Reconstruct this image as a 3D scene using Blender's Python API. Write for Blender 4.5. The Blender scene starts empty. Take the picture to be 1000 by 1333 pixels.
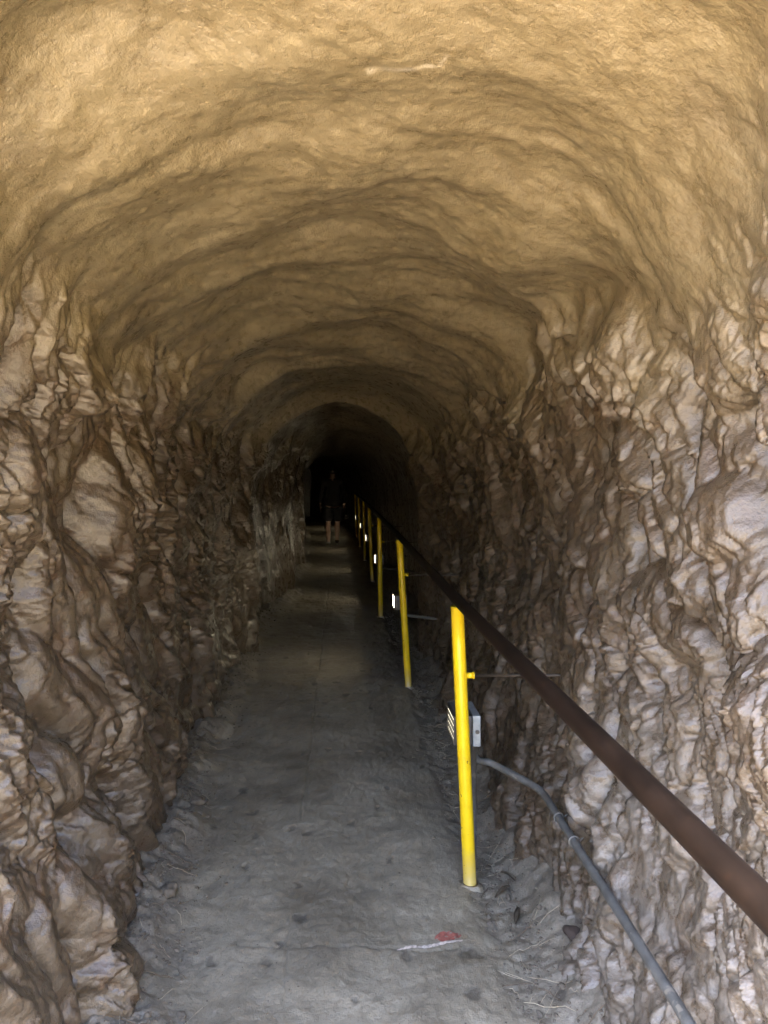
import bpy, bmesh, math, random
import numpy as np
from mathutils import Vector

scene = bpy.context.scene
C = scene.collection
R = math.radians
random.seed(7)

# ------------------------------------------------------------------ camera
# The tunnel runs along +Y; the camera stands in the entrance at eye height.
EYE = 1.52
cam_d = bpy.data.cameras.new("camera")
cam = bpy.data.objects.new("camera", cam_d)
C.objects.link(cam)
cam.location = (0, 0, EYE)
cam.rotation_euler = (R(90), 0, 0)
cam_d.sensor_width = 36
cam_d.lens = 26.0
cam_d.shift_x = 0.0443
cam_d.shift_y = -0.0353
cam_d.clip_start = 0.02
cam_d.clip_end = 2000
scene.camera = cam

# ------------------------------------------------------------------ light
SUN_EL, SUN_AZ = 60.0, 300.0     # degrees; azimuth measured clockwise from +Y
world = bpy.data.worlds.new("World")
scene.world = world
world.use_nodes = True
wn = world.node_tree
bg = wn.nodes["Background"]
sky = wn.nodes.new("ShaderNodeTexSky")
sky.sky_type = 'NISHITA'
sky.sun_disc = False
sky.sun_elevation = R(SUN_EL)
sky.sun_rotation = R(SUN_AZ)
sky.air_density = 0.8
sky.dust_density = 6.0
wn.links.new(sky.outputs[0], bg.inputs[0])
bg.inputs[1].default_value = 0.15

sun_d = bpy.data.lights.new("sun", 'SUN')
sun_d.energy = 2.6
sun_d.angle = R(0.5)
sun_d.color = (1.0, 0.93, 0.82)
sun = bpy.data.objects.new("sun", sun_d)
C.objects.link(sun)
az, el = R(SUN_AZ), R(SUN_EL)
to_sun = Vector((math.sin(az) * math.cos(el), math.cos(az) * math.cos(el), math.sin(el)))
sun.rotation_euler = to_sun.to_track_quat('Z', 'Y').to_euler()
sun.location = to_sun * 50

vs = scene.view_settings
vs.view_transform = 'Standard'
vs.look = 'None'
vs.gamma = 1
vs.use_curve_mapping = False
vs.exposure = 5.05
cy = scene.cycles
cy.max_bounces = 8
cy.diffuse_bounces = 6
cy.glossy_bounces = 3
cy.use_denoising = True
cy.sample_clamp_indirect = 6.0
cy.caustics_reflective = False
cy.caustics_refractive = False

# ------------------------------------------------------------------ noise
_rng = np.random.RandomState(11)
_P = _rng.permutation(512).astype(np.int32)
_P = np.concatenate([_P, _P, _P])
_ang = _rng.rand(512).astype(np.float32) * 2 * np.pi
_GX, _GY = np.cos(_ang).astype(np.float32), np.sin(_ang).astype(np.float32)
_RA = _rng.rand(512).astype(np.float32)
_RB = _rng.rand(512).astype(np.float32)
_RC = _rng.rand(512).astype(np.float32)


def _h(ix, iy, seed):
    return _P[_P[(ix + seed * 37) & 511] + ((iy + seed * 91) & 511)]


def perlin(x, y, seed=0):
    x = np.asarray(x, np.float32)
    y = np.asarray(y, np.float32)
    xf, yf = np.floor(x), np.floor(y)
    ix, iy = xf.astype(np.int32), yf.astype(np.int32)
    fx, fy = x - xf, y - yf
    u = fx * fx * fx * (fx * (fx * 6 - 15) + 10)
    v = fy * fy * fy * (fy * (fy * 6 - 15) + 10)
    out = 0
    for dx in (0, 1):
        wx = u if dx else 1 - u
        for dy in (0, 1):
            k = _h(ix + dx, iy + dy, seed)
            wy = v if dy else 1 - v
            out = out + wx * wy * (_GX[k] * (fx - dx) + _GY[k] * (fy - dy))
    return out * 1.5


def fbm(x, y, octv=4, seed=0, gain=0.5, ridged=False):
    a, f, s = 1.0, 1.0, 0
    for o in range(octv):
        n = perlin(x * f + o * 17.3, y * f - o * 9.1, seed + o)
        if ridged:
            n = 1 - 2 * np.abs(n)
        s = s + a * n
        a *= gain
        f *= 2.03
    return s


def voronoi(x, y, seed=0, jit=0.95):
    x = np.asarray(x, np.float32)
    y = np.asarray(y, np.float32)
    xf, yf = np.floor(x), np.floor(y)
    ix, iy = xf.astype(np.int32), yf.astype(np.int32)
    fx, fy = x - xf, y - yf
    f1 = np.full(x.shape, 9, np.float32)
    f2 = np.full(x.shape, 9, np.float32)
    cid = np.zeros(x.shape, np.int32)
    ox = np.zeros(x.shape, np.float32)
    oy = np.zeros(x.shape, np.float32)
    for dx in (-1, 0, 1):
        for dy in (-1, 0, 1):
            k = _h(ix + dx, iy + dy, seed)
            px = dx + 0.5 + (_RA[k] - .5) * jit - fx
            py = dy + 0.5 + (_RB[k] - .5) * jit - fy
            d = np.sqrt(px * px + py * py)
            near = d < f1
            f2 = np.where(near, f1, np.minimum(f2, d))
            cid = np.where(near, k, cid)
            ox = np.where(near, -px, ox)
            oy = np.where(near, -py, oy)
            f1 = np.where(near, d, f1)
    return f1, f2, cid, ox, oy


def sstep(a, b, x):
    t = np.clip((x - a) / (b - a), 0, 1)
    return t * t * (3 - 2 * t)


def rocky(x, y, seed, tilt=0.8, edge=0.30):
    """Broken rock: tilted facets whose rounded rims fall into shared creases."""
    f1, f2, cid, ox, oy = voronoi(x, y, seed)
    h = 0.25 + _RC[cid] * 0.75 + tilt * ((_RA[cid] - .5) * ox + (_RB[cid] - .5) * oy) - 0.25 * f1 * f1
    return h * np.sqrt(sstep(0, edge, f2 - f1))


def billow(x, y, octv, seed, gain=0.5):
    """rounded lumps that meet in sharp creases"""
    a, f, s = 1.0, 1.0, 0
    for o in range(octv):
        s = s + a * (np.sqrt(np.abs(perlin(x * f + o * 13.7, y * f + o * 5.3, seed + o)) + 0.004) - 0.5)
        a *= gain
        f *= 2.17
    return s


# ------------------------------------------------------------------ materials
def new_mat(name):
    m = bpy.data.materials.new(name)
    m.use_nodes = True
    nt = m.node_tree
    return m, nt, nt.nodes["Principled BSDF"]


def node(nt, kind, **kw):
    n = nt.nodes.new(kind)
    for k, v in kw.items():
        if k in n.inputs:
            n.inputs[k].default_value = v
        else:
            setattr(n, k, v)
    return n


def noise_node(nt, vec, scale, detail=4, rough=0.6, dist=0.0):
    n = node(nt, "ShaderNodeTexNoise")
    n.inputs["Scale"].default_value = scale
    n.inputs["Detail"].default_value = detail
    n.inputs["Roughness"].default_value = rough
    n.inputs["Distortion"].default_value = dist
    nt.links.new(vec, n.inputs["Vector"])
    return n


def ramp(nt, fac, stops):
    r = node(nt, "ShaderNodeValToRGB")
    el = r.color_ramp.elements
    while len(el) < len(stops):
        el.new(0.5)
    for e, (p, c) in zip(el, stops):
        e.position = p
        e.color = (*c, 1) if len(c) == 3 else c
    nt.links.new(fac, r.inputs[0])
    return r


def mix(nt, fac, a, b, blend='MIX'):
    m = node(nt, "ShaderNodeMix", data_type='RGBA', blend_type=blend)
    if isinstance(fac, (int, float)):
        m.inputs[0].default_value = fac
    else:
        nt.links.new(fac, m.inputs[0])
    for i, v in ((6, a), (7, b)):
        if isinstance(v, tuple):
            m.inputs[i].default_value = (*v, 1)
        else:
            nt.links.new(v, m.inputs[i])
    return m.outputs[2]


def bump_chain(nt, bsdf, items):
    prev = None
    for src, strength, dist in items:
        b = node(nt, "ShaderNodeBump")
        b.inputs["Strength"].default_value = strength
        b.inputs["Distance"].default_value = dist
        nt.links.new(src, b.inputs["Height"])
        if prev:
            nt.links.new(prev.outputs[0], b.inputs["Normal"])
        prev = b
    nt.links.new(prev.outputs[0], bsdf.inputs["Normal"])


def obj_coord(nt):
    return node(nt, "ShaderNodeTexCoord").outputs["Object"]


def rock_material():
    m, nt, b = new_mat("tunnel_rock")
    co = obj_coord(nt)
    at = node(nt, "ShaderNodeAttribute", attribute_name="plaster").outputs["Fac"]
    pale = node(nt, "ShaderNodeAttribute", attribute_name="pale").outputs["Fac"]
    n1 = noise_node(nt, co, 3.2, 5, 0.6, 0.4)
    n2 = noise_node(nt, co, 22, 6, 0.65)
    n3 = noise_node(nt, co, 120, 5, 0.7)
    n4 = noise_node(nt, co, 9, 4, 0.6, 1.0)
    # bare rock: brown, reddish in places, with grey dusty patches
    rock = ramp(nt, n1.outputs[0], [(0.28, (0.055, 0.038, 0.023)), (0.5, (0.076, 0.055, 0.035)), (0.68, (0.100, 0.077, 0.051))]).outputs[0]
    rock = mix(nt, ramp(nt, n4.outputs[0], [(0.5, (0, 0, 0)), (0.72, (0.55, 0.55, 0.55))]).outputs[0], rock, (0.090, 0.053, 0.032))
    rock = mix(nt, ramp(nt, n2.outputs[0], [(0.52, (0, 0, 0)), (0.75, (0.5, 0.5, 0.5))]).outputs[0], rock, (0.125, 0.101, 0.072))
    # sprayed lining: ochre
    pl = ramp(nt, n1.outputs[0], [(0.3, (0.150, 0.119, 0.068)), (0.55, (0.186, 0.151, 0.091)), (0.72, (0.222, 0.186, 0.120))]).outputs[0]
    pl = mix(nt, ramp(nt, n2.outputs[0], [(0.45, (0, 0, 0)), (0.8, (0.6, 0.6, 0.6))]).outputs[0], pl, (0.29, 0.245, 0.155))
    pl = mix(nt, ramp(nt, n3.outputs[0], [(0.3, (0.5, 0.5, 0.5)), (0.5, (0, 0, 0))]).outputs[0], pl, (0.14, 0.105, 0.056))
    dust_daylight = node(nt, "ShaderNodeAttribute", attribute_name="dust_daylight").outputs["Fac"]
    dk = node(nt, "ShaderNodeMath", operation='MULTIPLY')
    nt.links.new(dust_daylight, dk.inputs[0])
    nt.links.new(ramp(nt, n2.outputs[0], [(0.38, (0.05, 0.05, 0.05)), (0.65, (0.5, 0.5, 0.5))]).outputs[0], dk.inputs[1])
    rock = mix(nt, dk.outputs[0], rock, (0.27, 0.250, 0.222))  # grey-white tone: some mineral dust, some skylight put into the colour
    pl = mix(nt, ramp(nt, n4.outputs[0], [(0.30, (0.35, 0.35, 0.35)), (0.46, (0, 0, 0))]).outputs[0], pl, (0.115, 0.090, 0.050))
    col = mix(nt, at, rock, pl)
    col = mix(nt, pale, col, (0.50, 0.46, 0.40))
    nt.links.new(col, b.inputs["Base Color"])
    rr = ramp(nt, n2.outputs[0], [(0.3, (0.20, 0.20, 0.20)), (0.7, (0.42, 0.42, 0.42))])
    nt.links.new(rr.outputs[0], b.inputs["Roughness"])
    b.inputs["Specular IOR Level"].default_value = 0.7
    b.inputs["Coat Weight"].default_value = 0.25
    b.inputs["Coat Roughness"].default_value = 0.30
    b.inputs["Coat IOR"].default_value = 1.5
    bump_chain(nt, b, [(n2.outputs[0], 0.42, 0.018), (n3.outputs[0], 0.55, 0.006)])
    return m


def path_material():
    m, nt, b = new_mat("dusty_concrete")
    co = obj_coord(nt)
    at = node(nt, "ShaderNodeAttribute", attribute_name="dirt").outputs["Fac"]
    joint = node(nt, "ShaderNodeAttribute", attribute_name="pit").outputs["Fac"]
    n1 = noise_node(nt, co, 2.2, 5, 0.6, 0.6)
    n2 = noise_node(nt, co, 16, 6, 0.65, 0.3)
    n3 = noise_node(nt, co, 110, 5, 0.75)
    c = ramp(nt, n1.outputs[0], [(0.3, (0.180, 0.154, 0.112)), (0.5, (0.275, 0.240, 0.178)), (0.68, (0.345, 0.305, 0.232))]).outputs[0]
    c = mix(nt, ramp(nt, n2.outputs[0], [(0.3, (0.6, 0.6, 0.6)), (0.48, (0, 0, 0))]).outputs[0], c, (0.12, 0.104, 0.08))
    c = mix(nt, ramp(nt, n2.outputs[0], [(0.58, (0, 0, 0)), (0.78, (0.6, 0.6, 0.6))]).outputs[0], c, (0.37, 0.34, 0.29))
    d = ramp(nt, n3.outputs[0], [(0.3, (0.11, 0.095, 0.072)), (0.55, (0.19, 0.168, 0.135)), (0.75, (0.30, 0.27, 0.225))]).outputs[0]
    c = mix(nt, ramp(nt, n3.outputs[0], [(0.36, (0.55, 0.55, 0.55)), (0.46, (0, 0, 0))]).outputs[0], c, (0.12, 0.105, 0.08))
    c = mix(nt, at, c, d)
    c = mix(nt, joint, c, (0.055, 0.048, 0.042))
    nt.links.new(c, b.inputs["Base Color"])
    rr = ramp(nt, n2.outputs[0], [(0.3, (0.34, 0.34, 0.34)), (0.7, (0.56, 0.56, 0.56))])
    nt.links.new(rr.outputs[0], b.inputs["Roughness"])
    bump_chain(nt, b, [(n2.outputs[0], 0.45, 0.012), (n3.outputs[0], 0.7, 0.006)])
    return m


def simple(name, col, rough=0.6, metal=0.0, var=0.25, scale=30, bump=0.0, bdist=0.002, spec=0.5, chips=None):
    m, nt, b = new_mat(name)
    co = obj_coord(nt)
    n = noise_node(nt, co, scale, 5, 0.65)
    lo = tuple(c * (1 - var) for c in col)
    hi = tuple(min(1, c * (1 + var)) for c in col)
    c = ramp(nt, n.outputs[0], [(0.35, lo), (0.65, hi)]).outputs[0]
    if chips:
        n2 = noise_node(nt, co, chips[1], 3, 0.7)
        c = mix(nt, ramp(nt, n2.outputs[0], [(chips[2], (0, 0, 0)), (chips[2] + 0.03, (1, 1, 1))]).outputs[0], c, chips[0])
    nt.links.new(c, b.inputs["Base Color"])
    b.inputs["Roughness"].default_value = rough
    b.inputs["Metallic"].default_value = metal
    b.inputs["Specular IOR Level"].default_value = spec
    if bump:
        bump_chain(nt, b, [(n.outputs[0], bump, bdist)])
    return m


MAT_ROCK = rock_material()
MAT_PATH = path_material()
def ground_material():
    """tan trodden soil that turns dark on the added banks to dim the deep tunnel"""
    m, nt, b = new_mat("soil_and_dimming_banks")
    co = obj_coord(nt)
    n = noise_node(nt, co, 2.0, 6, 0.65)
    n2 = noise_node(nt, co, 9.0, 6, 0.7)
    soil = ramp(nt, n.outputs[0], [(0.35, (0.24, 0.195, 0.13)), (0.65, (0.38, 0.315, 0.22))]).outputs[0]
    bank_dark = ramp(nt, n2.outputs[0], [(0.35, (0.035, 0.036, 0.018)), (0.65, (0.12, 0.10, 0.05))]).outputs[0]
    sep = node(nt, "ShaderNodeSeparateXYZ")
    nt.links.new(co, sep.inputs[0])
    k = ramp(nt, sep.outputs["Z"], [(0.35, (0, 0, 0)), (0.7, (1, 1, 1))])
    nt.links.new(mix(nt, k.outputs[0], soil, bank_dark), b.inputs["Base Color"])
    b.inputs["Roughness"].default_value = 0.95
    bump_chain(nt, b, [(n2.outputs[0], 0.6, 0.05)])
    return m


MAT_GROUND = ground_material()
MAT_HILL = simple("hill_rock", (0.28, 0.21, 0.14), 0.9, var=0.35, scale=1.2)
MAT_YELLOW = simple("yellow_paint", (0.72, 0.50, 0.010), 0.25, var=0.07, scale=14, bump=0.15, bdist=0.001, chips=((0.10, 0.07, 0.03), 30, 0.70))
def post_paint():
    m, nt, b = new_mat("yellow_post_paint")
    co = obj_coord(nt)
    sep = node(nt, "ShaderNodeSeparateXYZ")
    nt.links.new(co, sep.inputs[0])
    n = noise_node(nt, co, 14, 5, 0.65)
    n2 = noise_node(nt, co, 34, 4, 0.7)
    n3 = noise_node(nt, co, 5, 4, 0.6)
    c = ramp(nt, n.outputs[0], [(0.35, (0.68, 0.46, 0.009)), (0.65, (0.76, 0.55, 0.012))]).outputs[0]
    c = mix(nt, ramp(nt, n3.outputs[0], [(0.52, (0, 0, 0)), (0.75, (0.30, 0.30, 0.30))]).outputs[0], c, (0.34, 0.22, 0.04))
    # trodden dust on the lowest hand's breadth, chips to bare steel
    add = node(nt, "ShaderNodeMath", operation='MULTIPLY_ADD')
    nt.links.new(n2.outputs[0], add.inputs[0])
    add.inputs[1].default_value = 0.16
    nt.links.new(sep.outputs["Z"], add.inputs[2])
    foot = ramp(nt, add.outputs[0], [(0.08, (0.75, 0.75, 0.75)), (0.24, (0, 0, 0))])
    c = mix(nt, foot.outputs[0], c, (0.40, 0.33, 0.17))
    c = mix(nt, ramp(nt, n2.outputs[0], [(0.665, (0, 0, 0)), (0.69, (1, 1, 1))]).outputs[0], c, (0.08, 0.055, 0.03))
    nt.links.new(c, b.inputs["Base Color"])
    b.inputs["Roughness"].default_value = 0.25
    bump_chain(nt, b, [(n.outputs[0], 0.12, 0.001)])
    return m


MAT_POST = post_paint()
MAT_RAIL = simple("brown_rail_steel", (0.0095, 0.0056, 0.0036), 0.5, metal=0.0, var=0.4, scale=9, bump=0.2, bdist=0.001, spec=0.16, chips=((0.018, 0.0095, 0.0055), 6, 0.62))
MAT_CONDUIT = simple("grey_conduit", (0.085, 0.085, 0.08), 0.55, var=0.3, scale=22, bump=0.3, bdist=0.001, chips=((0.17, 0.155, 0.13), 16, 0.62))
MAT_GALV = simple("galvanised_steel", (0.24, 0.27, 0.29), 0.5, metal=0.2, var=0.2, scale=60)
MAT_DARKMETAL = simple("dark_metal", (0.05, 0.045, 0.04), 0.5, var=0.3, scale=40)
MAT_ROD = simple("rusted_rod", (0.032, 0.024, 0.017), 0.6, var=0.4, scale=40)
MAT_STRAW = simple("dry_straw", (0.40, 0.34, 0.24), 0.8, var=0.35, scale=25)
MAT_TWIG = simple("dark_twig", (0.12, 0.09, 0.06), 0.85, var=0.4, scale=25)
MAT_STONE = simple("loose_stone", (0.12, 0.10, 0.075), 0.85, var=0.4, scale=30, bump=0.5, bdist=0.01)
MAT_REDSTONE = simple("dark_red_stone", (0.045, 0.03, 0.022), 0.8, var=0.35, scale=30, bump=0.5, bdist=0.01)
MAT_LEAF = simple("dead_leaf", (0.12, 0.095, 0.065), 0.8, var=0.35, scale=50)
MAT_RED = simple("red_spray_paint", (0.27, 0.085, 0.065), 0.75, var=0.35, scale=70, bump=0.4, bdist=0.003, chips=((0.24, 0.21, 0.17), 55, 0.57))
MAT_WHITE = simple("chalk_white_paint", (0.60, 0.52, 0.46), 0.75, var=0.25, scale=80, bump=0.4, bdist=0.003, chips=((0.26, 0.23, 0.19), 60, 0.60))
MAT_SKIN = simple("skin", (0.42, 0.27, 0.20), 0.5, var=0.1, scale=20)
MAT_SHIRT = simple("dark_cloth", (0.010, 0.006, 0.005), 0.9, var=0.3, scale=60)
MAT_SHORTS = simple("black_cloth", (0.012, 0.010, 0.011), 0.9, var=0.3, scale=60)
MAT_SHOE = simple("shoe_fabric", (0.06, 0.05, 0.045), 0.8, var=0.3, scale=60)
MAT_SOLE = simple("shoe_sole", (0.30, 0.28, 0.24), 0.8, var=0.2, scale=60)
MAT_HAIR = simple("dark_hair", (0.018, 0.011, 0.007), 0.6, var=0.3, scale=90)


def lens_material(name, power):
    m, nt, b = new_mat(name)
    b.inputs["Base Color"].default_value = (0.9, 0.88, 0.82, 1)
    b.inputs["Emission Color"].default_value = (1.0, 0.88, 0.62, 1)
    b.inputs["Emission Strength"].default_value = power
    return m


MAT_LENS = lens_material("lit_lamp_lens", 3.6)
MAT_LENS_DIM = lens_material("dim_lamp_lens", 0.09)


# ------------------------------------------------------------------ object helpers
def link_mesh(name, me, mat=None, parent=None, smooth=True):
    o = bpy.data.objects.new(name, me)
    C.objects.link(o)
    if mat:
        me.materials.append(mat)
    if smooth and len(me.polygons):
        me.polygons.foreach_set("use_smooth", np.ones(len(me.polygons), bool))
    if parent:
        o.parent = parent
    return o


def bm_obj(name, bm, mat=None, parent=None, smooth=False):
    me = bpy.data.meshes.new(name)
    bm.normal_update()
    bm.to_mesh(me)
    bm.free()
    return link_mesh(name, me, mat, parent, smooth)


def thing(name, label, cat, loc, group=None):
    o = bpy.data.objects.new(name, None)
    o.empty_display_size = 0.1
    C.objects.link(o)
    o.location = loc
    tag(o, label, cat, group)
    return o


def tag(o, label=None, cat=None, group=None, kind=None):
    if label: o["label"] = label
    if cat: o["category"] = cat
    if group: o["group"] = group
    if kind: o["kind"] = kind
    return o


def grid_mesh(name, co, nr, nc, mask=None):
    """quad grid from an (nr*nc,3) vertex array; mask (nr-1,nc-1) picks faces"""
    i = np.arange(nr * nc, dtype=np.int32).reshape(nr, nc)
    q = np.stack([i[:-1, :-1], i[:-1, 1:], i[1:, 1:], i[1:, :-1]], -1)
    q = q[mask] if mask is not None else q.reshape(-1, 4)
    used = np.unique(q)
    remap = np.full(nr * nc, -1, np.int32)
    remap[used] = np.arange(len(used), dtype=np.int32)
    q = remap[q]
    me = bpy.data.meshes.new(name)
    me.vertices.add(len(used))
    me.vertices.foreach_set("co", co[used].astype(np.float32).ravel())
    me.loops.add(q.size)
    me.loops.foreach_set("vertex_index", q.ravel())
    me.polygons.add(len(q))
    me.polygons.foreach_set("loop_start", np.arange(0, q.size, 4, dtype=np.int32))
    me.update(calc_edges=True)
    return me, used


def float_attr(me, name, vals):
    a = me.attributes.new(name, 'FLOAT', 'POINT')
    a.data.foreach_set("value", np.asarray(vals, np.float32))


def tube_bm(bm, pts, rad, seg=12, cap=True):
    """sweep a circle along a polyline (rad a number or one per point)"""
    pts = [Vector(p) for p in pts]
    n = len(pts)
    rads = rad if isinstance(rad, (list, tuple)) else [rad] * n
    rings, up = [], None
    for k, p in enumerate(pts):
        t = (pts[min(k + 1, n - 1)] - pts[max(k - 1, 0)]).normalized()
        if up is None:
            up = Vector((0, 0, 1)) if abs(t.z) < 0.9 else Vector((1, 0, 0))
        up = (up - t * up.dot(t)).normalized()
        sd = t.cross(up)
        rings.append([bm.verts.new(p + (up * math.cos(a) + sd * math.sin(a)) * rads[k])
                      for a in (2 * math.pi * j / seg for j in range(seg))])
    for a, b in zip(rings, rings[1:]):
        for j in range(seg):
            f = bm.faces.new((a[j], a[(j + 1) % seg], b[(j + 1) % seg], b[j]))
            f.smooth = True
    if cap:
        bm.faces.new(rings[0])
        bm.faces.new(list(reversed(rings[-1])))


def box_bm(bm, c, s, bevel=0.0):
    r = bmesh.ops.create_cube(bm, size=1)
    for v in r["verts"]:
        v.co = Vector((c[0] + v.co.x * s[0], c[1] + v.co.y * s[1], c[2] + v.co.z * s[2]))
    if bevel:
        es = list({e for v in r["verts"] for e in v.link_edges})
        bmesh.ops.bevel(bm, geom=es, offset=bevel, segments=2, affect='EDGES', profile=0.6)


# ------------------------------------------------------------------ tunnel shape
def curve_x(s):
    """the bore bends a little left far inside"""
    return -0.33 * (np.clip(s - 17, 0, None) / 4.2) ** 2


def lerp(s, xs, ys):
    return np.interp(s, xs, ys).astype(np.float32)


S_END = 27.0
LF_S = [-1, .8, 2.05, 2.5, 3.3, 3.96, 4.5, 5.2, 6.1, 6.45, 6.8, 8.0, 9.2, 9.75, 10.0, 11.2, 12.5, 13.2, 14.5, 17, 22, 27]
LF_X = [.72, .66, .63, .68, .72, .82, .80, .79, .835, .84, .90, .82, .68, .62, .72, .72, .62, .70, .80, .82, .78, .8]
LW_X = [.95, .98, .96, .97, .96, .93, .93, .89, .85, .845, .98, .90, .70, .64, .78, .78, .68, .78, .86, .86, .84, .85]
RF_S = [-1, 1, 2.05, 2.7, 3.5, 5.0, 6.6, 6.95, 7.5, 10, 13, 18, 27]
RF_X = [.76, .74, .735, .73, .74, .75, .80, .84, .92, .86, .86, .80, .78]
RW_X = [.95, .97, .98, .98, .97, .91, .82, .88, 1.0, .94, .90, .86, .84]
ZC_S = [-1, 1, 3, 5, 6.2, 6.9, 8.5, 9.7, 10.4, 13, 18, 27]
ZC = [2.42, 2.40, 2.38, 2.28, 2.25, 2.34, 2.28, 2.20, 2.28, 2.2, 2.15, 2.15]
Z_SPRING = 1.5


def tunnel():
    # rings spaced in step with their distance from the entrance
    s = list(np.arange(0.90, 1.02, 0.02))
    v = 1.02
    while v < S_END:
        s.append(v)
        v += min(max(0.0033 * v, 0.0042), 0.075)
    s = np.array(s, np.float32)
    NW, NA = 285, 480
    tw = np.linspace(-0.04, 1, NW, endpoint=False)
    ta = np.linspace(0, 1, NA + 1)
    nc = NW + NA + 1 + NW
    nr = len(s)
    lf, lw = lerp(s, LF_S, LF_X), lerp(s, LF_S, LW_X)
    rf, rw = lerp(s, RF_S, RF_X), lerp(s, RF_S, RW_X)
    zc = lerp(s, ZC_S, ZC)

    def wall(f, w):
        t = tw[None, :]
        bl = sstep(-0.1, 0.85, t) ** 0.8
        return f[:, None] + (w - f)[:, None] * bl
    z_w = tw[None, :] * lerp(s, [0, 4, 6.5, 9, 27], [1.42, 1.38, 1.30, 1.28, 1.28])[:, None]
    xl = -wall(lf, lw)
    xr = wall(rf, rw)
    th = np.pi * (1 - ta)[None, :]
    ex = (2 / lerp(s, [0, 4, 6.5, 27], [2.25, 2.15, 2.0, 2.0]))[:, None]
    zs = lerp(s, [0, 4, 6.5, 9, 27], [1.42, 1.38, 1.30, 1.28, 1.28])[:, None]
    ct, st = np.cos(th), np.sin(th)
    half = np.where(ct < 0, lw[:, None], rw[:, None])
    x_a = np.sign(ct) * np.abs(ct) ** ex * half
    z_a = zs + np.abs(st) ** ex * (zc[:, None] - zs)
    X = np.concatenate([xl, x_a, xr[:, ::-1]], 1)
    Z = np.concatenate([z_w, z_a, z_w[:, ::-1]], 1)
    # equalise the spacing along each ring (superellipse bunches points)
    d = np.sqrt(np.diff(X, axis=1) ** 2 + np.diff(Z, axis=1) ** 2)
    L = np.concatenate([np.zeros((nr, 1)), np.cumsum(d, 1)], 1)
    Xn, Zn = np.empty_like(X), np.empty_like(Z)
    for k in range(nr):
        q = np.linspace(0, L[k, -1], nc)
        Xn[k] = np.interp(q, L[k], X[k])
        Zn[k] = np.interp(q, L[k], Z[k])
    X, Z = Xn, Zn
    S = np.broadcast_to(s[:, None], X.shape).astype(np.float32)
    U = np.broadcast_to(np.linspace(0, 5.9, nc)[None, :], X.shape).astype(np.float32)
    # inward normal in the ring's plane
    tx, tz = np.gradient(X, axis=1), np.gradient(Z, axis=1)
    ln = np.sqrt(tx * tx + tz * tz) + 1e-9
    nx, nz = tz / ln, -tx / ln

    left = X < 0
    # -------- bare rock or sprayed lining
    edge = np.where(left, 2.0, 1.96) + 0.11 * fbm(S * 1.3, U * 1.6, 3, 40) + 0.05 * fbm(S * 6, U * 6, 2, 45)
    edge = edge - 0.16 * sstep(2.2, 6, S)
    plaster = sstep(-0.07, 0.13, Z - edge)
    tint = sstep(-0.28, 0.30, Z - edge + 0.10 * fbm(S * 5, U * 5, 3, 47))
    rockm = 1 - plaster

    # -------- relief of the rock walls
    seedL = np.where(left, 0, 50.0).astype(np.float32)
    Uw = np.where(left, U, 5.9 - U)
    lean = np.where(left, 0.22, -0.30) * Uw
    a = S + lean + seedL + 0.045 * fbm(S * 3.2 + seedL, U * 3.2, 3, 3)
    b = Uw + 0.045 * fbm(S * 3.2 + 9 + seedL, U * 3.2, 3, 8)
    low = fbm(S * 0.9 + seedL, Uw * 0.7, 3, 61)
    big = rocky(a * 2.8, b * 1.15, 1, 1.3, 0.40)
    bil = billow(a * 3.0, b * 1.0, 3, 11, 0.5)
    a2 = a + 0.022 * fbm(S * 13, U * 11, 3, 21)
    b2 = b + 0.022 * fbm(S * 13 + 4, U * 11, 3, 23)
    mid = rocky(a2 * 6.6, b2 * 3.2, 2, 1.5, 0.27)
    fold = fbm(a * 5.2, b * 0.9, 3, 41, 0.5)
    bil2 = billow(a2 * 8.5, b2 * 3.2, 4, 15, 0.52)
    sml = rocky(a2 * 17, b2 * 9, 4, 1.5, 0.22)
    a3 = a2 + 0.010 * fbm(S * 34, U * 26, 2, 25)
    b3 = b2 + 0.010 * fbm(S * 34 + 3, U * 26, 2, 27)
    knob = rocky(a2 * 11.5, b2 * 8.0, 6, 1.7, 0.24)
    crk = billow(a3 * 26, b3 * 15, 3, 35, 0.6)
    patch = sstep(-0.30, 0.35, fbm(S * 1.7 + seedL, Uw * 1.7, 3, 71))   # broken here, smoother there
    fine = 1 - 0.95 * sstep(4.5, 8, S)                 # small relief that the far rings could not carry
    knob = knob * fine
    sml, crk, bil2, mid = sml * fine, crk * fine, bil2 * (0.3 + 0.7 * fine), mid * (0.5 + 0.5 * fine)
    hL = 0.060 * low + 0.090 * big + 0.068 * bil + 0.032 * fold + (0.006 + 0.014 * patch) * knob + (0.016 + 0.034 * patch) * mid + (0.008 + 0.018 * patch) * bil2 + (0.003 + 0.009 * patch) * sml + (0.003 + 0.006 * patch) * crk - 0.058
    hR = 0.055 * low + 0.064 * big + 0.046 * bil + 0.028 * fold + (0.010 + 0.012 * patch) * knob + 0.030 * mid + 0.017 * bil2 + (0.005 + 0.009 * patch) * sml + (0.004 + 0.004 * patch) * crk - 0.030
    hrock = np.where(left, hL, hR)

    hrock = hrock * (1 - 0.45 * sstep(5.5, 7.5, S))
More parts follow.
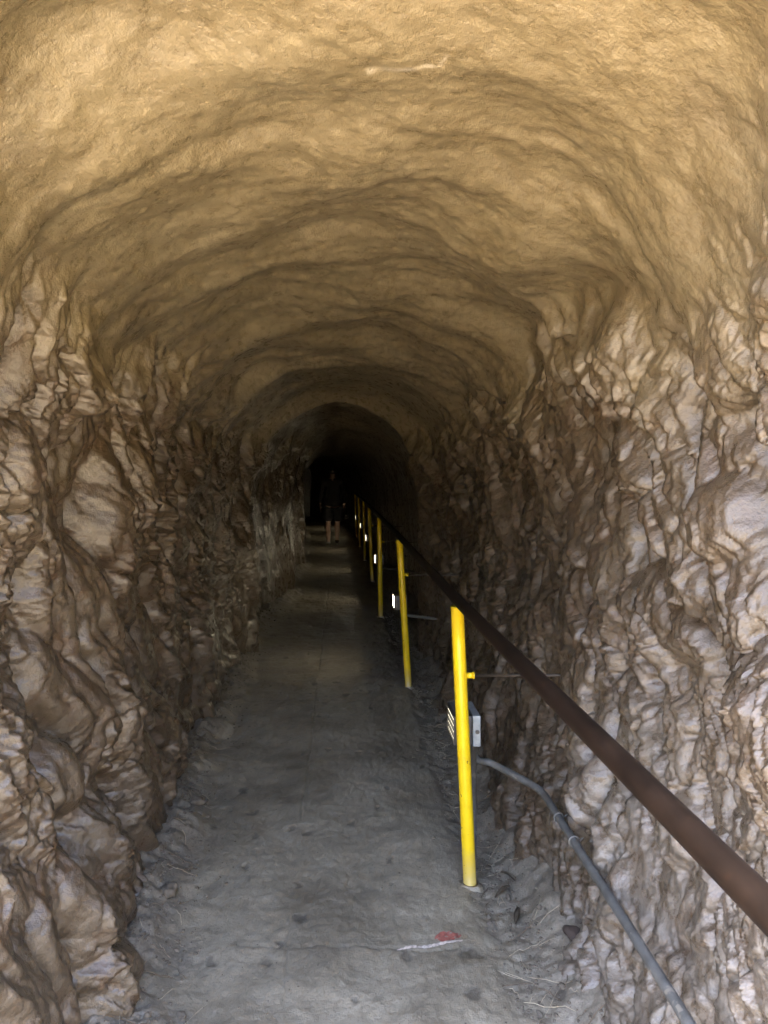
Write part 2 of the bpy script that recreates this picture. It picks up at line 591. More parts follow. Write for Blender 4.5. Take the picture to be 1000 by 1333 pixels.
    # single boulders and hollows that stand out: (side, s, z, rs, rz, height)
    for side, bs, bz, rs, rz, hh in BOSSES:
        m = left if side < 0 else ~left
        ds, dz = (S - bs) / rs, (Z - bz) / rz
        rr = np.sqrt(ds * ds + dz * dz) + 0.10 * fbm(S * 7, Z * 7, 2, 80)
        dome = np.sqrt(np.clip(1 - rr * rr, 0, 1)) * 0.6 + 0.4 * sstep(1.0, 0.55, rr)
        keep = 1 - 0.25 * sstep(1.1, 0.6, rr)
        near = m & (rr < 1.2)
        hrock = np.where(near, hrock * keep + 0.8 * hh * dome, hrock)
    # ledges that run slantwise: rock on the entrance side stands proud of the rest
    for side, pts, step, wid in LEDGES:
        m = left if side < 0 else ~left
        zz = np.array([p[1] for p in pts], np.float32)
        ss = np.array([p[0] for p in pts], np.float32)
        o = np.argsort(zz)
        s0 = np.interp(Z, zz[o], ss[o]) + 0.05 * fbm(S * 5, Z * 5, 3, 90)
        d = s0 - S
        fade = sstep(zz.min() - 0.25, zz.min(), Z) * sstep(zz.max() + 0.15, zz.max() - 0.05, Z)
        prof = sstep(-0.02, 0.03, d) * (1 - sstep(wid * 0.4, wid, d)) - 0.5 * np.exp(-((d + 0.04) / 0.06) ** 2)
        hrock = hrock + np.where(m, step * prof * fade, 0)

    # -------- relief of the sprayed ceiling: soft transverse ripples
    cS = 0.22 * fbm(S * 1.2, U * 0.9, 3, 101)
    saw = ((S + cS + 0.25 * perlin(S * 0.6, U * 0.8, 119)) * 1.55) % 1.0
    saw = np.where(saw < 0.68, sstep(0, 0.68, saw), 1 - sstep(0.68, 1.0, saw))
    sawm = sstep(-0.30, 0.35, perlin(S * 1.0, U * 0.9, 121))
    rip = fbm((S + cS) * 2.8, U * 0.9, 2, 117, 0.45)
    soft = fbm(S * 1.2, U * 1.2, 2, 131)
    lump = fbm(S * 6, U * 6, 3, 137, 0.5)
    grain = fbm(S * 24, U * 24, 3, 141, 0.6)
    hpl = 0.075 * soft + 0.026 * rip + 0.028 * saw * sawm + 0.009 * lump + 0.0018 * grain + 0.01

    for hx, hs, rx, rs, dep in ((.80, 2.35, .20, .45, .10), (.78, 3.3, .22, .4, .07), (-.80, 2.0, .14, .3, .06), (.45, 1.75, .22, .22, .05), (-.45, 1.35, .25, .14, .05)):
        q = ((X - hx) / rx) ** 2 + ((S + 0.25 * cS - hs) / rs) ** 2
        hpl = hpl - 1.4 * dep * np.exp(-q * 1.2) * (Z > 1.5)
    hpl = hpl * (1 - 0.65 * sstep(4.6, 6.0, S))
    h = hrock * rockm + hpl * plaster
    # rings of rock that stand in deeper inside
    for s0, hh, ww in ((4.6, 0.04, 0.25), (6.3, 0.12, 0.22), (9.7, 0.05, 0.40), (12.4, 0.06, 0.3)):
        h = h + hh * np.exp(-((S - s0 + 0.07 * fbm(U * 1.5, S * 0.5, 2, 151)) / ww) ** 2)
    X2 = X + nx * h + curve_x(S)
    Z2 = Z + nz * h - 0.25 * (hrock + .03) * rockm            # lumps sag: undersides cut back
    Y2 = S

    pale = np.zeros_like(X)
    w = np.abs((S - 1.56) + 0.010 * perlin(X * 14, S * 9, 160) + 0.14 * (X - 0.14)) / (0.006 * sstep(.23, .12, X) + .003)
    pale = np.where((Z > 2) & (X > 0.06) & (X < 0.21), np.clip(1.2 - w, 0, 1), 0) * (0.15 + 0.5 * sstep(-.4, .3, perlin(X * 40, S * 40, 161)))
    w2 = np.abs((X - 0.212) + 0.3 * (S - 1.55)) / 0.005
    pale = np.maximum(pale, 0.4 * np.where((Z > 2) & (S > 1.51) & (S < 1.555), np.clip(1.1 - w2, 0, 1), 0))

    dust_daylight = np.where(left, 0, sstep(1.25, .25, Z + 0.25 * fbm(S * 2, Z * 2, 3, 171)) * sstep(3.3, 1.7, S + 0.4 * fbm(S * 1.5, Z * 1.5, 2, 173)))  # pale dust plus daylight painted onto the lower right wall near the entrance
    co = np.stack([X2, Y2, Z2], -1).reshape(-1, 3)
    # shared smooth normals so that the three meshes meet without a seam
    P = co.reshape(nr, nc, 3)
    du, dv = np.gradient(P, axis=1), np.gradient(P, axis=0)
    N = np.cross(du, dv)
    N /= np.linalg.norm(N, axis=-1, keepdims=True) + 1e-12
    inward = np.stack([nx, np.zeros_like(nx), nz], -1)
    flip = np.mean(np.sum(N * inward, -1)) < 0
    if flip:
        N = -N
    N = N.reshape(-1, 3)

    fz = (plaster[:-1, :-1] + plaster[1:, 1:]) / 2
    isc = fz > 0.5
    # keep only the part that belongs to the overhead vault
    col = np.arange(nc - 1)[None, :]
    isl = (~isc) & (col < nc // 2)
    isr = (~isc) & (col >= nc // 2)
    out = []
    for name, msk, lab, cat in (
            ("ceiling", isc, "ochre sprayed ceiling vault with soft ripples arching over the walkway", "ceiling"),
            ("wall_left", isl, "lumpy brown rock wall with rounded boulders on the side without a handrail", "rock wall"),
            ("wall_right", isr, "flaky brown rock wall behind the handrail and grey conduit", "rock wall")):
        me, used = grid_mesh(name, co, nr, nc, msk)
        if flip:
            me.flip_normals()
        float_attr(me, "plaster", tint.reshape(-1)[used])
        float_attr(me, "dust_daylight", dust_daylight.reshape(-1)[used])
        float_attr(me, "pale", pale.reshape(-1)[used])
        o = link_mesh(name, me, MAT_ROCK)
        me.normals_split_custom_set_from_vertices(N[used].astype(np.float32))
        tag(o, lab, None, kind="structure")
        out.append(o)
    return P


BOSSES = [
    (-1, 2.27, .62, .13, .12, .085), (-1, 2.93, .42, .22, .26, .11), (-1, 2.40, .28, .20, .24, .09),
    (-1, 3.45, .30, .16, .22, .08), (-1, 2.05, .40, .12, .14, .07), (-1, 2.35, 1.90, .17, .15, .08),
    (-1, 2.12, 1.62, .10, .12, .07), (-1, 2.70, 1.12, .17, .14, .015), (-1, 2.55, .80, .14, .12, .04),
    (-1, 2.10, .95, .09, .10, .06), (-1, 3.20, 1.45, .12, .25, .07), (-1, 3.9, .75, .18, .35, .07),
    (-1, 2.75, 1.72, .16, .10, .02), (-1, 4.6, .5, .22, .4, .06), (-1, 2.2, .15, .2, .15, .06),
    (1, 2.12, 1.14, .24, .15, .075), (1, 2.38, .50, .07, .13, .075), (1, 2.10, .32, .06, .14, .06),
    (1, 2.75, .25, .12, .20, .05), (1, 1.75, 1.45, .12, .10, .06), (1, 1.70, 1.80, .11, .12, .06),
    (1, 2.30, 1.60, .16, .14, .02), (1, 1.95, .60, .10, .10, .055), (1, 2.9, 1.0, .16, .3, .05),
    (1, 3.3, 1.5, .2, .3, .06), (1, 1.9, 2.0, .12, .12, .06),
]
LEDGES = [
    (1, [(3.0, 2.25), (2.52, 1.96), (2.2, 1.45), (1.95, 1.22), (1.58, 1.02)], .085, .7),
    (1, [(3.7, 1.90), (3.3, 1.72), (2.9, 1.36), (2.65, 1.15)], .06, .5),
    (-1, [(3.9, 2.0), (3.4, 1.6), (3.0, 1.1), (2.9, .7)], .06, .6),
    (-1, [(2.9, 2.05), (2.6, 1.85), (2.38, 1.5)], .06, .4),
]
tunnel_pts = tunnel()


# ------------------------------------------------------------------ walkway floor
def floor_h(x, y):
    x = np.asarray(x, np.float32)
    y = np.asarray(y, np.float32)
    xx = x - curve_x(y)
    h = 0.010 * fbm(xx * 1.6, y * 1.6, 3, 201) + 0.0045 * fbm(xx * 9, y * 7, 3, 205)
    h = h + 0.003 * np.abs(fbm(xx * 22, y * 16, 2, 209))
    lf = np.interp(y, LF_S, LF_X)
    rf = np.interp(y, RF_S, RF_X)
    wob = 0.05 * fbm(xx * 3, y * 3, 2, 211)
    # banked dirt on the left, a shallow littered gutter then a bank on the right
    dl = sstep(lf - 0.20, lf + 0.02, -xx + wob)
    h = h + 0.075 * dl + 0.020 * dl * fbm(xx * 14, y * 14, 3, 215)
    gut = sstep(0.46, 0.53, xx + wob * 0.5)
    h = h - 0.014 * gut + 0.10 * sstep(0.60, rf + 0.07, xx + wob) + 0.010 * gut * fbm(xx * 14, y * 14, 4, 219)
    return h


def floor_dirt(x, y):
    xx = x - curve_x(y)
    lf = np.interp(y, LF_S, LF_X)
    wob = 0.09 * fbm(xx * 3.5, y * 3.5, 3, 231) + 0.04 * fbm(xx * 15, y * 15, 2, 233)
    return np.maximum(sstep(lf - 0.24, lf - 0.06, -xx + wob), 0.8 * sstep(0.44, 0.60, xx + wob * 1.2))


def floor_pit(x, y):
    f1, f2, cid, ox, oy = voronoi(x * 7.0, y * 5.0, 9)
    on = (_RC[cid] > 0.70).astype(np.float32)
    r = 0.06 + 0.17 * _RA[(cid * 7 + 3) & 511]
    f1 = f1 + 0.10 * fbm(x * 30, y * 30, 2, 241)
    p = on * sstep(r, r * 0.55, f1)
    # slab joints: one along the walk, one crack across
    j1 = np.abs(x + 0.165 + 0.012 * perlin(y * 3, x * 2, 243) - 0.004 * (y - 3)) < 0.0045
    j1 = j1 & (y > 2.2) & (perlin(y * 1.2, x, 245) > -0.25)
    yj = 2.385 + 0.016 * perlin(x * 9, y * 0 + 1, 247) - 0.02 * x
    j2 = (np.abs(y - yj) < 0.006) & (x > -0.33) & (x < 0.42)
    yj3 = 5.0 + 0.03 * perlin(x * 6, y * 0 + 4, 249)
    j3 = (np.abs(y - yj3) < 0.010) & (x > -0.7) & (x < 0.48)
    return np.clip(p * 0.75, 0, 1), np.maximum(np.maximum(j1, j2), j3).astype(np.float32)


def path():
    y = list(np.arange(-0.9, 1.85, 0.06))
    v = 1.85
    while v < S_END:
        y.append(v)
        v += min(max(0.0030 * v, 0.005), 0.08)
    y = np.array(y, np.float32)
    x = np.concatenate([np.linspace(-1.15, -0.9, 12, endpoint=False), np.linspace(-0.9, 0.95, 330), np.linspace(0.95, 1.15, 10)[1:]]).astype(np.float32)
    Y, Xr = np.meshgrid(y, x, indexing='ij')
    X = Xr + curve_x(Y)
    p, j = floor_pit(X, Y)
    H = floor_h(X, Y) - 0.005 * p - 0.003 * j
    co = np.stack([X, Y, H], -1).reshape(-1, 3)
    me, used = grid_mesh("path", co, len(y), len(x))
    me.flip_normals()
    float_attr(me, "dirt", floor_dirt(X, Y).reshape(-1))
    float_attr(me, "pit", np.maximum(p * 0.75, j * 0.2).reshape(-1))
    o = link_mesh("path", me, MAT_PATH)
    tag(o, "dusty grey concrete walkway running into the dark tunnel", None, kind="structure")


path()


def fh(x, y):
    return float(floor_h(np.array([x]), np.array([y]))[0])


# ------------------------------------------------------------------ hillside and ground outside the entrance
def outside():
    ring = tunnel_pts[0].copy()
    n = len(ring)
    pick = ring[:: max(1, n // 96)]
    bm = bmesh.new()
    rows = []
    cx, cz = 0.0, 1.0
    for k, (f, dy) in enumerate(((1.0, 0.0), (1.25, 0.0), (1.8, 0.10), (3.0, 0.5), (6, 2.0), (14, 8.0), (40, 28.0))):
        row = []
        for j, p in enumerate(pick):
            dx, dz = p[0] - cx, p[2] - cz
            zz = cz + dz * f * (0.75 if k > 3 else 1)
            if p[2] < 0.05: zz = min(p[2], -0.1 * k)
            nn = 0.06 * f * float(perlin(np.array([j * 0.21]), np.array([k * 1.7]), 301)[0]) if k > 0 else 0
            row.append(bm.verts.new((cx + dx * f + nn, p[1] + dy + nn, max(zz, -0.6) + nn)))
        rows.append(row)
    for a, b in zip(rows, rows[1:]):
        for j in range(len(a) - 1):
            bm.faces.new((a[j], a[j + 1], b[j + 1], b[j]))
    o = bm_obj("hill", bm, MAT_HILL)
    tag(o, kind="structure")
    # soil outside, one sheet out to the horizon: added banks facing the entrance and beside the rail block skylight
    xs = np.array([-900, -300, -100, -50, -30, -20, -14, -10, -7.5, -6, -5, -4, -3, -2.2, -1.6, -1.1, -.6, 0, .6, 1.1, 1.5, 2, 2.6, 3.3, 4, 5, 6, 8, 11, 16, 25, 50, 100, 300, 900.])
    ys = np.array([-900, -300, -100, -60, -40, -30, -24, -19, -15, -12, -10, -8.5, -7, -6, -5, -4.2, -3.4, -2.6, -2, -1.4, -.8, -.2, .4, .86, 6, 20, 60, 200, 900.])
    Y, X = np.meshgrid(ys, xs, indexing='ij')
    H = -0.10 + BLOCKER_BANK[0] * sstep(-3.5, -11.0, Y + .6 * fbm(X * .3, Y * .3, 2, 701))
    H = H + BLOCKER_BANK[1] * sstep(1.3, 4.2, X + .35 * fbm(X * .5, Y * .5, 2, 703)) * (Y < .87)
    H = H * np.where(Y > .87, 0, 1) + np.where(Y > .87, -.10, 0) + np.where((np.abs(X) > 1.2) | (Y < -1), .12 * fbm(X * .9, Y * .9, 2, 705), 0) * (Y < .2)
    co = np.stack([X, Y, H], -1).reshape(-1, 3)
    me, _ = grid_mesh("ground", co, len(ys), len(xs))
    me.flip_normals()
    tag(link_mesh("ground", me, MAT_GROUND), kind="structure")


BLOCKER_BANK = (3.4, 3.0)  # heights of the unseen added banks that keep skylight out of the bore
outside()


def tunnel_end():
    """rock face that closes the far end of the bore"""
    bm = bmesh.new()
    cx = float(curve_x(np.array([S_END]))[0])
    rows = []
    for i in range(13):
        rows.append([bm.verts.new((cx - 1.8 + j * .3, S_END - .1 + .10 * float(perlin(np.array([i * .7]), np.array([j * .9]), 611)[0]), -.3 + i * .27)) for j in range(13)])
    for a, b in zip(rows, rows[1:]):
        for j in range(12):
            bm.faces.new((a[j], a[j + 1], b[j + 1], b[j]))
    tag(bm_obj("wall_end", bm, MAT_ROCK, smooth=True), kind="structure")


tunnel_end()

# ------------------------------------------------------------------ handrail, posts
RAIL_R = 0.0218
POST_R = 0.0245
#        base x, base y, top x (the posts lean a little)
POSTS = [(.493, 2.76, .442), (.508, 5.34, .438), (.452, 7.95, .436), (.487, 10.65, .438), (.475, 13.25, .445),
         (.462, 15.85, .43), (.45, 18.45, .41)]
POST_LABELS = [
    "bright yellow handrail post nearest the entrance, chipped at its foot",
    "yellow handrail post second from the entrance, leaning left above a lit lamp",
    "yellow post third from the entrance, nearly upright beside a small lit lamp",
    "dim yellow post fourth from the entrance, just past the third",
    "thin dark yellow post fifth from the entrance",
    "barely lit post sixth from the entrance, beside the walking person",
    "last barely lit post at the dark end of the handrail",
]
RAIL_Z = [1.045, 1.070, 1.078, 1.075, 1.075, 1.07, 1.07]


def rail_pt(y):
    ys = [-0.9] + [p[1] for p in POSTS] + [21.0]
    xs = [.495] + [p[2] + .012 for p in POSTS] + [.38]
    zs = [1.035] + RAIL_Z + [1.07]
    return Vector((np.interp(y, ys, xs), y, np.interp(y, ys, zs)))


def handrail():
    t = thing("handrail", "dark brown round steel handrail sloping away over the yellow posts", "handrail", rail_pt(2.76))
    bm = bmesh.new()
    ys = np.arange(-0.9, 20.6, 0.24)
    tube_bm(bm, [rail_pt(y) - t.location for y in ys], RAIL_R, 20)
    bm_obj("rail", bm, MAT_RAIL, t)
    return t


handrail()


def post(i):
    bx, by, tx = POSTS[i]
    top = rail_pt(by)
    g = fh(bx, by)
    t = thing("handrail_post", POST_LABELS[i], "post", (bx, by, g), "yellow posts that carry the handrail")
    bm = bmesh.new()
    p1 = Vector((tx, by, top.z - RAIL_R * 0.55)) - t.location
    tube_bm(bm, [Vector((0, 0, -0.06)).lerp(p1, k / 8) for k in range(9)], POST_R, 20)
    bm_obj("shaft", bm, MAT_POST, t)
    # mortar collar at the foot
    bm = bmesh.new()
    tube_bm(bm, [(0, 0, -0.03), (0, 0, 0.006), (0.0, 0, 0.012)], [0.048, 0.040, 0.030], 14)
    for v in bm.verts:
        n = random.uniform(0.85, 1.2)
        v.co.x *= n; v.co.y *= n
    bm_obj("collar", bm, MAT_PATH, t, True)
    return t, p1


def braces(i):
    """the thin steel rod that ties a post back to the rock"""
    bx, by, tx = POSTS[i]
    zr = (.775, .806, .81, .80)[i]
    k = zr / 1.05
    x0 = bx + (tx - bx) * k
    t = thing("wall_tie", ("thin rusty rod from the nearest yellow post to the rock wall",
                           "thin pale rod from the second yellow post to the rock wall",
                           "faint thin rod from the third yellow post to the rock wall",
                           "faint thin rod from the fourth yellow post to the rock wall")[i], "tie rod", (x0, by, zr),
              "tie rods between posts and rock")
    bm = bmesh.new()
    tube_bm(bm, [(POST_R * .7, 0, 0), (POST_R + 0.018, 0, 0)], 0.011, 12)
    bm_obj("stub", bm, MAT_YELLOW, t)
    bm = bmesh.new()
    tube_bm(bm, [(POST_R + 0.019, 0, 0), (POST_R + 0.026, 0, 0)], 0.0135, 6)
    bm_obj("nut", bm, MAT_YELLOW, t)
    bm = bmesh.new()
    tube_bm(bm, [(POST_R + 0.02, 0, 0), (.20, .02, -.005), (.60, .05, -.012)], 0.0055, 8)
    bm_obj("rod", bm, MAT_ROD, t)


for i in range(len(POSTS)):
    post(i)
for i in range(4):
    braces(i)

# ------------------------------------------------------------------ low lamps along the walkway
LAMPS_Y = [2.92, 5.95, 9.0, 12.05, 15.1, 18.15, 21.2]
LAMP_LABELS = [
    "grey box lamp with four lit slots behind the nearest yellow post",
    "small lit box lamp beside the second yellow post",
    "small lit lamp beside the third yellow post",
    "tiny lit lamp between the fourth and fifth posts",
    "dim lamp past the fifth post, beside the walking person",
    "dim lamp beyond the walking person",
    "pinpoint of lamp light just right of the person's knees",
]


def lamp(i):
    y = LAMPS_Y[i]
    x = .492 + float(curve_x(np.array([y]))[0]) * (1.0 if i < 6 else 0.75)
    zc = (.545, .515, .51, .515, .51, .50, .36)[i]
    g = fh(x, y)
    t = thing("path_lamp", LAMP_LABELS[i], "lamp", (x, y, g), "low lamps lighting the walkway")
    zz = zc - g
    bm = bmesh.new()                                   # housing: its long lit side faces the walkway (-X)
    box_bm(bm, (-.012, 0, zz), (.058, .19, .112), 0.005)
    bm_obj("housing", bm, MAT_GALV_DARK, t)
    bm = bmesh.new()                                   # junction box on the rock side
    box_bm(bm, (.034, -.012, zz + .002), (.030, .185, .118), 0.004)
    bp = bm_obj("junction_box", bm, MAT_GALV, t)
    for dz in (0.0,):
        bm = bmesh.new()
        tube_bm(bm, [(.036, -.104, zz + dz), (.036, -.108, zz + dz)], 0.008, 10)
        bm_obj("screw", bm, MAT_DARKMETAL, bp)
    bm = bmesh.new()                                   # rim round the slots
    for sy in (-1, 1):
        box_bm(bm, (-.046, sy * .088, zz), (.010, .008, .100))
    for sz in (-1, 1):
        box_bm(bm, (-.046, 0, zz + sz * .052), (.010, .184, .006))
    bm_obj("rim", bm, MAT_DARKMETAL, t)
    for k in range(4):
        bm = bmesh.new()
        zk = zz + .036 - k * .024
        box_bm(bm, (-.0440, 0, zk), (.006, .166, .0125))
        bm_obj("lens", bm, MAT_LENS if i else MAT_LENS_DIM, t)
    for k in range(5):
        bm = bmesh.new()
        zk = zz + .048 - k * .024
        box_bm(bm, (-.0465, 0, zk), (.011, .166, .0095))
        bm_obj("louver", bm, MAT_DARKMETAL, t)
    bm = bmesh.new()                                   # stake
    tube_bm(bm, [(.034, -.03, -.08), (.034, -.03, zz - .055)], 0.012, 12)
    bm_obj("stake", bm, MAT_CONDUIT, t)
    return t


MAT_GALV_DARK = simple("grey_lamp_housing", (0.10, 0.09, 0.085), 0.5, var=0.25, scale=40)
for i in range(7):
    lamp(i)


def conduit(label, pts, group, r=0.0138, clips=()):
    t = thing("conduit", label, "conduit", pts[0], group)
    o = Vector(pts[0])
    # round the corners with short arcs
    P = [Vector(p) for p in pts]
    out = [P[0]]
    for a, b, c in zip(P, P[1:], P[2:]):
        ra = min(.055, (a - b).length * .45, (c - b).length * .45)
        p0, p1 = b + (a - b).normalized() * ra, b + (c - b).normalized() * ra
        for k in range(7):
            q = k / 6
            out.append(p0 * (1 - q) ** 2 + b * 2 * q * (1 - q) + p1 * q * q)
    out.append(P[-1])
    fine = [out[0]]
    for a, b in zip(out, out[1:]):
        n = max(1, int((b - a).length / 0.12))
        fine += [a.lerp(b, (k + 1) / n) for k in range(n)]
    fine = [p + Vector((random.uniform(-1, 1), 0, random.uniform(-1, 1))) * .0012 for p in fine]
    bm = bmesh.new()
    tube_bm(bm, [p - o for p in fine], r, 14)
    bm_obj("pipe", bm, MAT_CONDUIT, t)
    for (p, d) in clips:
        bm = bmesh.new()
        p, d = Vector(p) - o, Vector(d).normalized()
        up = Vector((0, 0, 1)) - d * d.z
        up.normalize()
        sd = d.cross(up)
        arc = [p + (up * math.cos(a) + sd * math.sin(a)) * (r + .003) for a in np.linspace(-2.6, 1.4, 12)]
        arc.append(arc[-1] + sd * .012 + up * .01)
        tube_bm(bm, arc, .003, 6)
        bm_obj("strap", bm, MAT_CONDUIT, t)
    return t


conduit("grey pipe along the right wall, bent in to the nearest lamp",
        [(.745, -0.9, .335), (.748, 1.2, .345), (.752, 2.1, .352), (.750, 2.74, .358), (.60, 2.93, .385), (.535, 2.92, .40), (.535, 2.92, .48)],
        "conduits feeding the low lamps",
        clips=[((.752, 2.36, .353), (0, 1, 0)), ((.751, 2.52, .355), (0, 1, 0))])
conduit("thin grey pipe from the second lamp to the rock wall",
        [(.535, 5.95, .46), (.535, 5.95, .40), (.68, 5.93, .385), (.95, 5.9, .36)], "conduits feeding the low lamps", r=.012)
conduit("thin grey pipe from the third lamp to the rock wall",
        [(.535, 9.0, .46), (.535, 9.0, .40), (.68, 8.98, .385), (.95, 8.95, .36)], "conduits feeding the low lamps", r=.012)


# ------------------------------------------------------------------ spray paint on the walkway
def paint(name, x0, x1, ymid, thick, mat, label, lift):
    nx_, ny_ = 90, 14
    xs = np.linspace(x0, x1, nx_)
    bm = bmesh.new()
    rows = []
    for x in xs:
        q = (x - x0) / (x1 - x0)
        yc = ymid(x)
        w = thick(q) * (1 + .35 * float(perlin(np.array([x * 60]), np.array([ymid(x)]), 401)[0]))
        rows.append([bm.verts.new((x, yc + w * (k / (ny_ - 1) - .5) + .003 * float(perlin(np.array([x * 90]), np.array([k * .4]), 403)[0]), 0)) for k in range(ny_)])
    for r in rows:
        for v in r:
            v.co.z = fh(v.co.x, v.co.y) + lift
    for a, b in zip(rows, rows[1:]):
        for k in range(ny_ - 1):
            bm.faces.new((a[k], b[k], b[k + 1], a[k + 1]))
    o = bm_obj(name, bm, mat, smooth=True)
    tag(o, label, "paint mark")


line = lambda x: 2.372 + 0.20 * (x - .18) + .004 * math.sin(x * 60)
paint("paint_mark", .186, .405, line, lambda q: .013 * (0.5 + math.sin(math.pi * min(1, q * 1.05)) * .6), MAT_WHITE,
      "thin chipped white paint line along a crack in the walkway", .0035)
paint("paint_mark", .315, .405, lambda x: line(x) + .030, lambda q: .045 * math.sqrt(max(.02, math.sin(math.pi * q))), MAT_RED,
      "worn red paint blotch on the walkway at the end of the white line", .003)


# ------------------------------------------------------------------ litter along both edges
def straw_bm(bm, x, y, L, ang, r, sag):
    d = Vector((math.cos(ang), math.sin(ang), 0))
    sd = Vector((-d.y, d.x, 0))
    pts = []
    for k in range(6):
        q = k / 5 - .5
        p = Vector((x, y, 0)) + d * (q * L) + sd * (sag * (q * q - .1))
        p.z = fh(p.x, p.y) + r * 1.2 + .010 * random.random() * (1 if k % 5 else .3)
        pts.append(p)
    tube_bm(bm, pts, [r * .7, r, r, r, r * .9, r * .4], 5)


def edge_spot(side, y):
    if side > 0:
        x = random.choice([random.uniform(.50, .72), random.gauss(.60, .07)])
    else:
        lf = float(np.interp(y, LF_S, LF_X))
        x = -lf + abs(random.gauss(0.02, .09))
    return x


bm = bmesh.new()
for k in range(150):
    side = 1 if random.random() < .62 else -1
    y = 1.7 + 6.0 * random.random() ** 1.8
    x = edge_spot(side, y)
    straw_bm(bm, x, y, random.uniform(.03, .16), random.uniform(0, 6.28), random.uniform(.0005, .0011), random.uniform(-.03, .03))
tag(bm_obj("dry_grass", bm, MAT_STRAW), "scattered pale dry straw lying along both edges of the walkway", None, kind="stuff")
bm = bmesh.new()
for k in range(110):
    side = 1 if random.random() < .65 else -1
    y = 1.7 + 5.0 * random.random() ** 1.6
    straw_bm(bm, edge_spot(side, y), y, random.uniform(.03, .14), random.uniform(0, 6.28), random.uniform(.0006, .0018), random.uniform(-.04, .04))
tag(bm_obj("twig_litter", bm, MAT_TWIG), "scattered dark twigs lying along both edges of the walkway", None, kind="stuff")


def pebble_bm(bm, x, y, r, sub=1):
    q = bmesh.ops.create_icosphere(bm, subdivisions=sub, radius=r)
    a = random.uniform(0, 6.28)
    sx, sy, sz = random.uniform(.8, 1.4), random.uniform(.7, 1.1), random.uniform(.45, .75)
    z = fh(x, y)
    for v in q["verts"]:
        k = random.uniform(.78, 1.15)
        px, py = v.co.x * sx * k, v.co.y * sy * k
        v.co = Vector((x + px * math.cos(a) - py * math.sin(a), y + px * math.sin(a) + py * math.cos(a), z + v.co.z * sz * k + r * .25))


bm = bmesh.new()
for k in range(2600):
    side = 1 if random.random() < .55 else -1
    y = 1.8 + 6.5 * random.random() ** 1.7
    x = edge_spot(side, y)
    if random.random() < .18:
        x = random.uniform(-.6, .5)
        pebble_bm(bm, x, y, random.uniform(.0015, .0035))
    else:
        pebble_bm(bm, x, y, random.uniform(.002, .008) * (1 if random.random() > .06 else 1.9))
tag(bm_obj("gravel", bm, MAT_STONE), "small gravel and grit along the walkway edges", None, kind="stuff")

for k, (x, y, r, m, lab) in enumerate((
        (.745, 2.34, .026, MAT_REDSTONE, "dark brown stone lying at the foot of the right rock wall"),
        (.735, 2.22, .018, MAT_STONE, "small broken stone in the litter near the right rock wall"),
        (-.60, 2.62, .030, MAT_STONE, "grey stone lying in the dirt at the foot of the left rock wall"),
        (-.64, 3.35, .028, MAT_STONE, "small stone below the rounded boulder of the left rock wall"),
        (.58, 3.35, .034, MAT_STONE, "small stone in the gutter behind the nearest yellow post"))):
    bm = bmesh.new()
    q = bmesh.ops.create_icosphere(bm, subdivisions=3, radius=r)
    for v in q["verts"]:
        n = 1 + .35 * float(perlin(np.array([v.co.x * 45 + k * 5]), np.array([v.co.y * 45 + v.co.z * 30]), 501)[0])
        v.co = Vector((v.co.x * 1.3 * n, v.co.y * n, v.co.z * .75 * n))
    o = bm_obj("stone", bm, m, smooth=True)
    o.location = (x, y, fh(x, y) + r * .35)
    o.rotation_euler = (random.uniform(-.3, .3), random.uniform(-.3, .3), random.uniform(0, 6))
    tag(o, lab, "stone")


# fallen leaves beside the nearest post
for k, (x, y, a, lab) in enumerate(((.60, 2.70, .7, "dry brown leaf closest to the foot of the nearest yellow post"), (.645, 2.80, 2.2, "dry brown leaf close to the rock wall, behind the nearest yellow post"),
                                   (.615, 2.55, 1.2, "dry brown leaf in front of the nearest post, lying nearest the camera"))):
    bm = bmesh.new()
    n = 9
    rows = []
    for j in range(n):
        q = j / (n - 1)
        w = .010 * math.sin(math.pi * (.06 + .94 * q)) ** .8
        rows.append([bm.verts.new(((q - .5) * .085, s_ * w, .010 * math.sin(q * 3) + abs(s_) * .006)) for s_ in (-1, 0, 1)])
    for r0, r1 in zip(rows, rows[1:]):
        for c in (0, 1):
            bm.faces.new((r0[c], r1[c], r1[c + 1], r0[c + 1]))
    bmesh.ops.solidify(bm, geom=bm.faces[:], thickness=.0012)
    o = bm_obj("fallen_leaf", bm, MAT_LEAF, smooth=True)
    o.location = (x, y, fh(x, y) + .012)
    o.rotation_euler = (.1, -.1, a)
    tag(o, lab, "leaf", "dry leaves beside the nearest post")


# ------------------------------------------------------------------ the person walking away
def skin_mesh(name, verts, edges, radii, mat, parent, sub=2, root=0):
    me = bpy.data.meshes.new(name)
    me.from_pydata(verts, edges, [])
    o = bpy.data.objects.new(name, me)
    C.objects.link(o)
    me.skin_vertices or o.modifiers.new("Skin", 'SKIN')
    if not any(md.type == 'SKIN' for md in o.modifiers):
        o.modifiers.new("Skin", 'SKIN')
    sv = me.skin_vertices[0].data
    for k, r in enumerate(radii):
        sv[k].radius = r if isinstance(r, tuple) else (r, r)
        sv[k].use_root = (k == root)
    ss = o.modifiers.new("Subdivision", 'SUBSURF')
    ss.levels = ss.render_levels = sub
    dg = bpy.context.evaluated_depsgraph_get()
    dg.update()
    ev = bpy.data.meshes.new_from_object(o.evaluated_get(dg))
    bpy.data.objects.remove(o)
    ev.name = name
    ev.materials.clear()
    return link_mesh(name, ev, mat, parent)


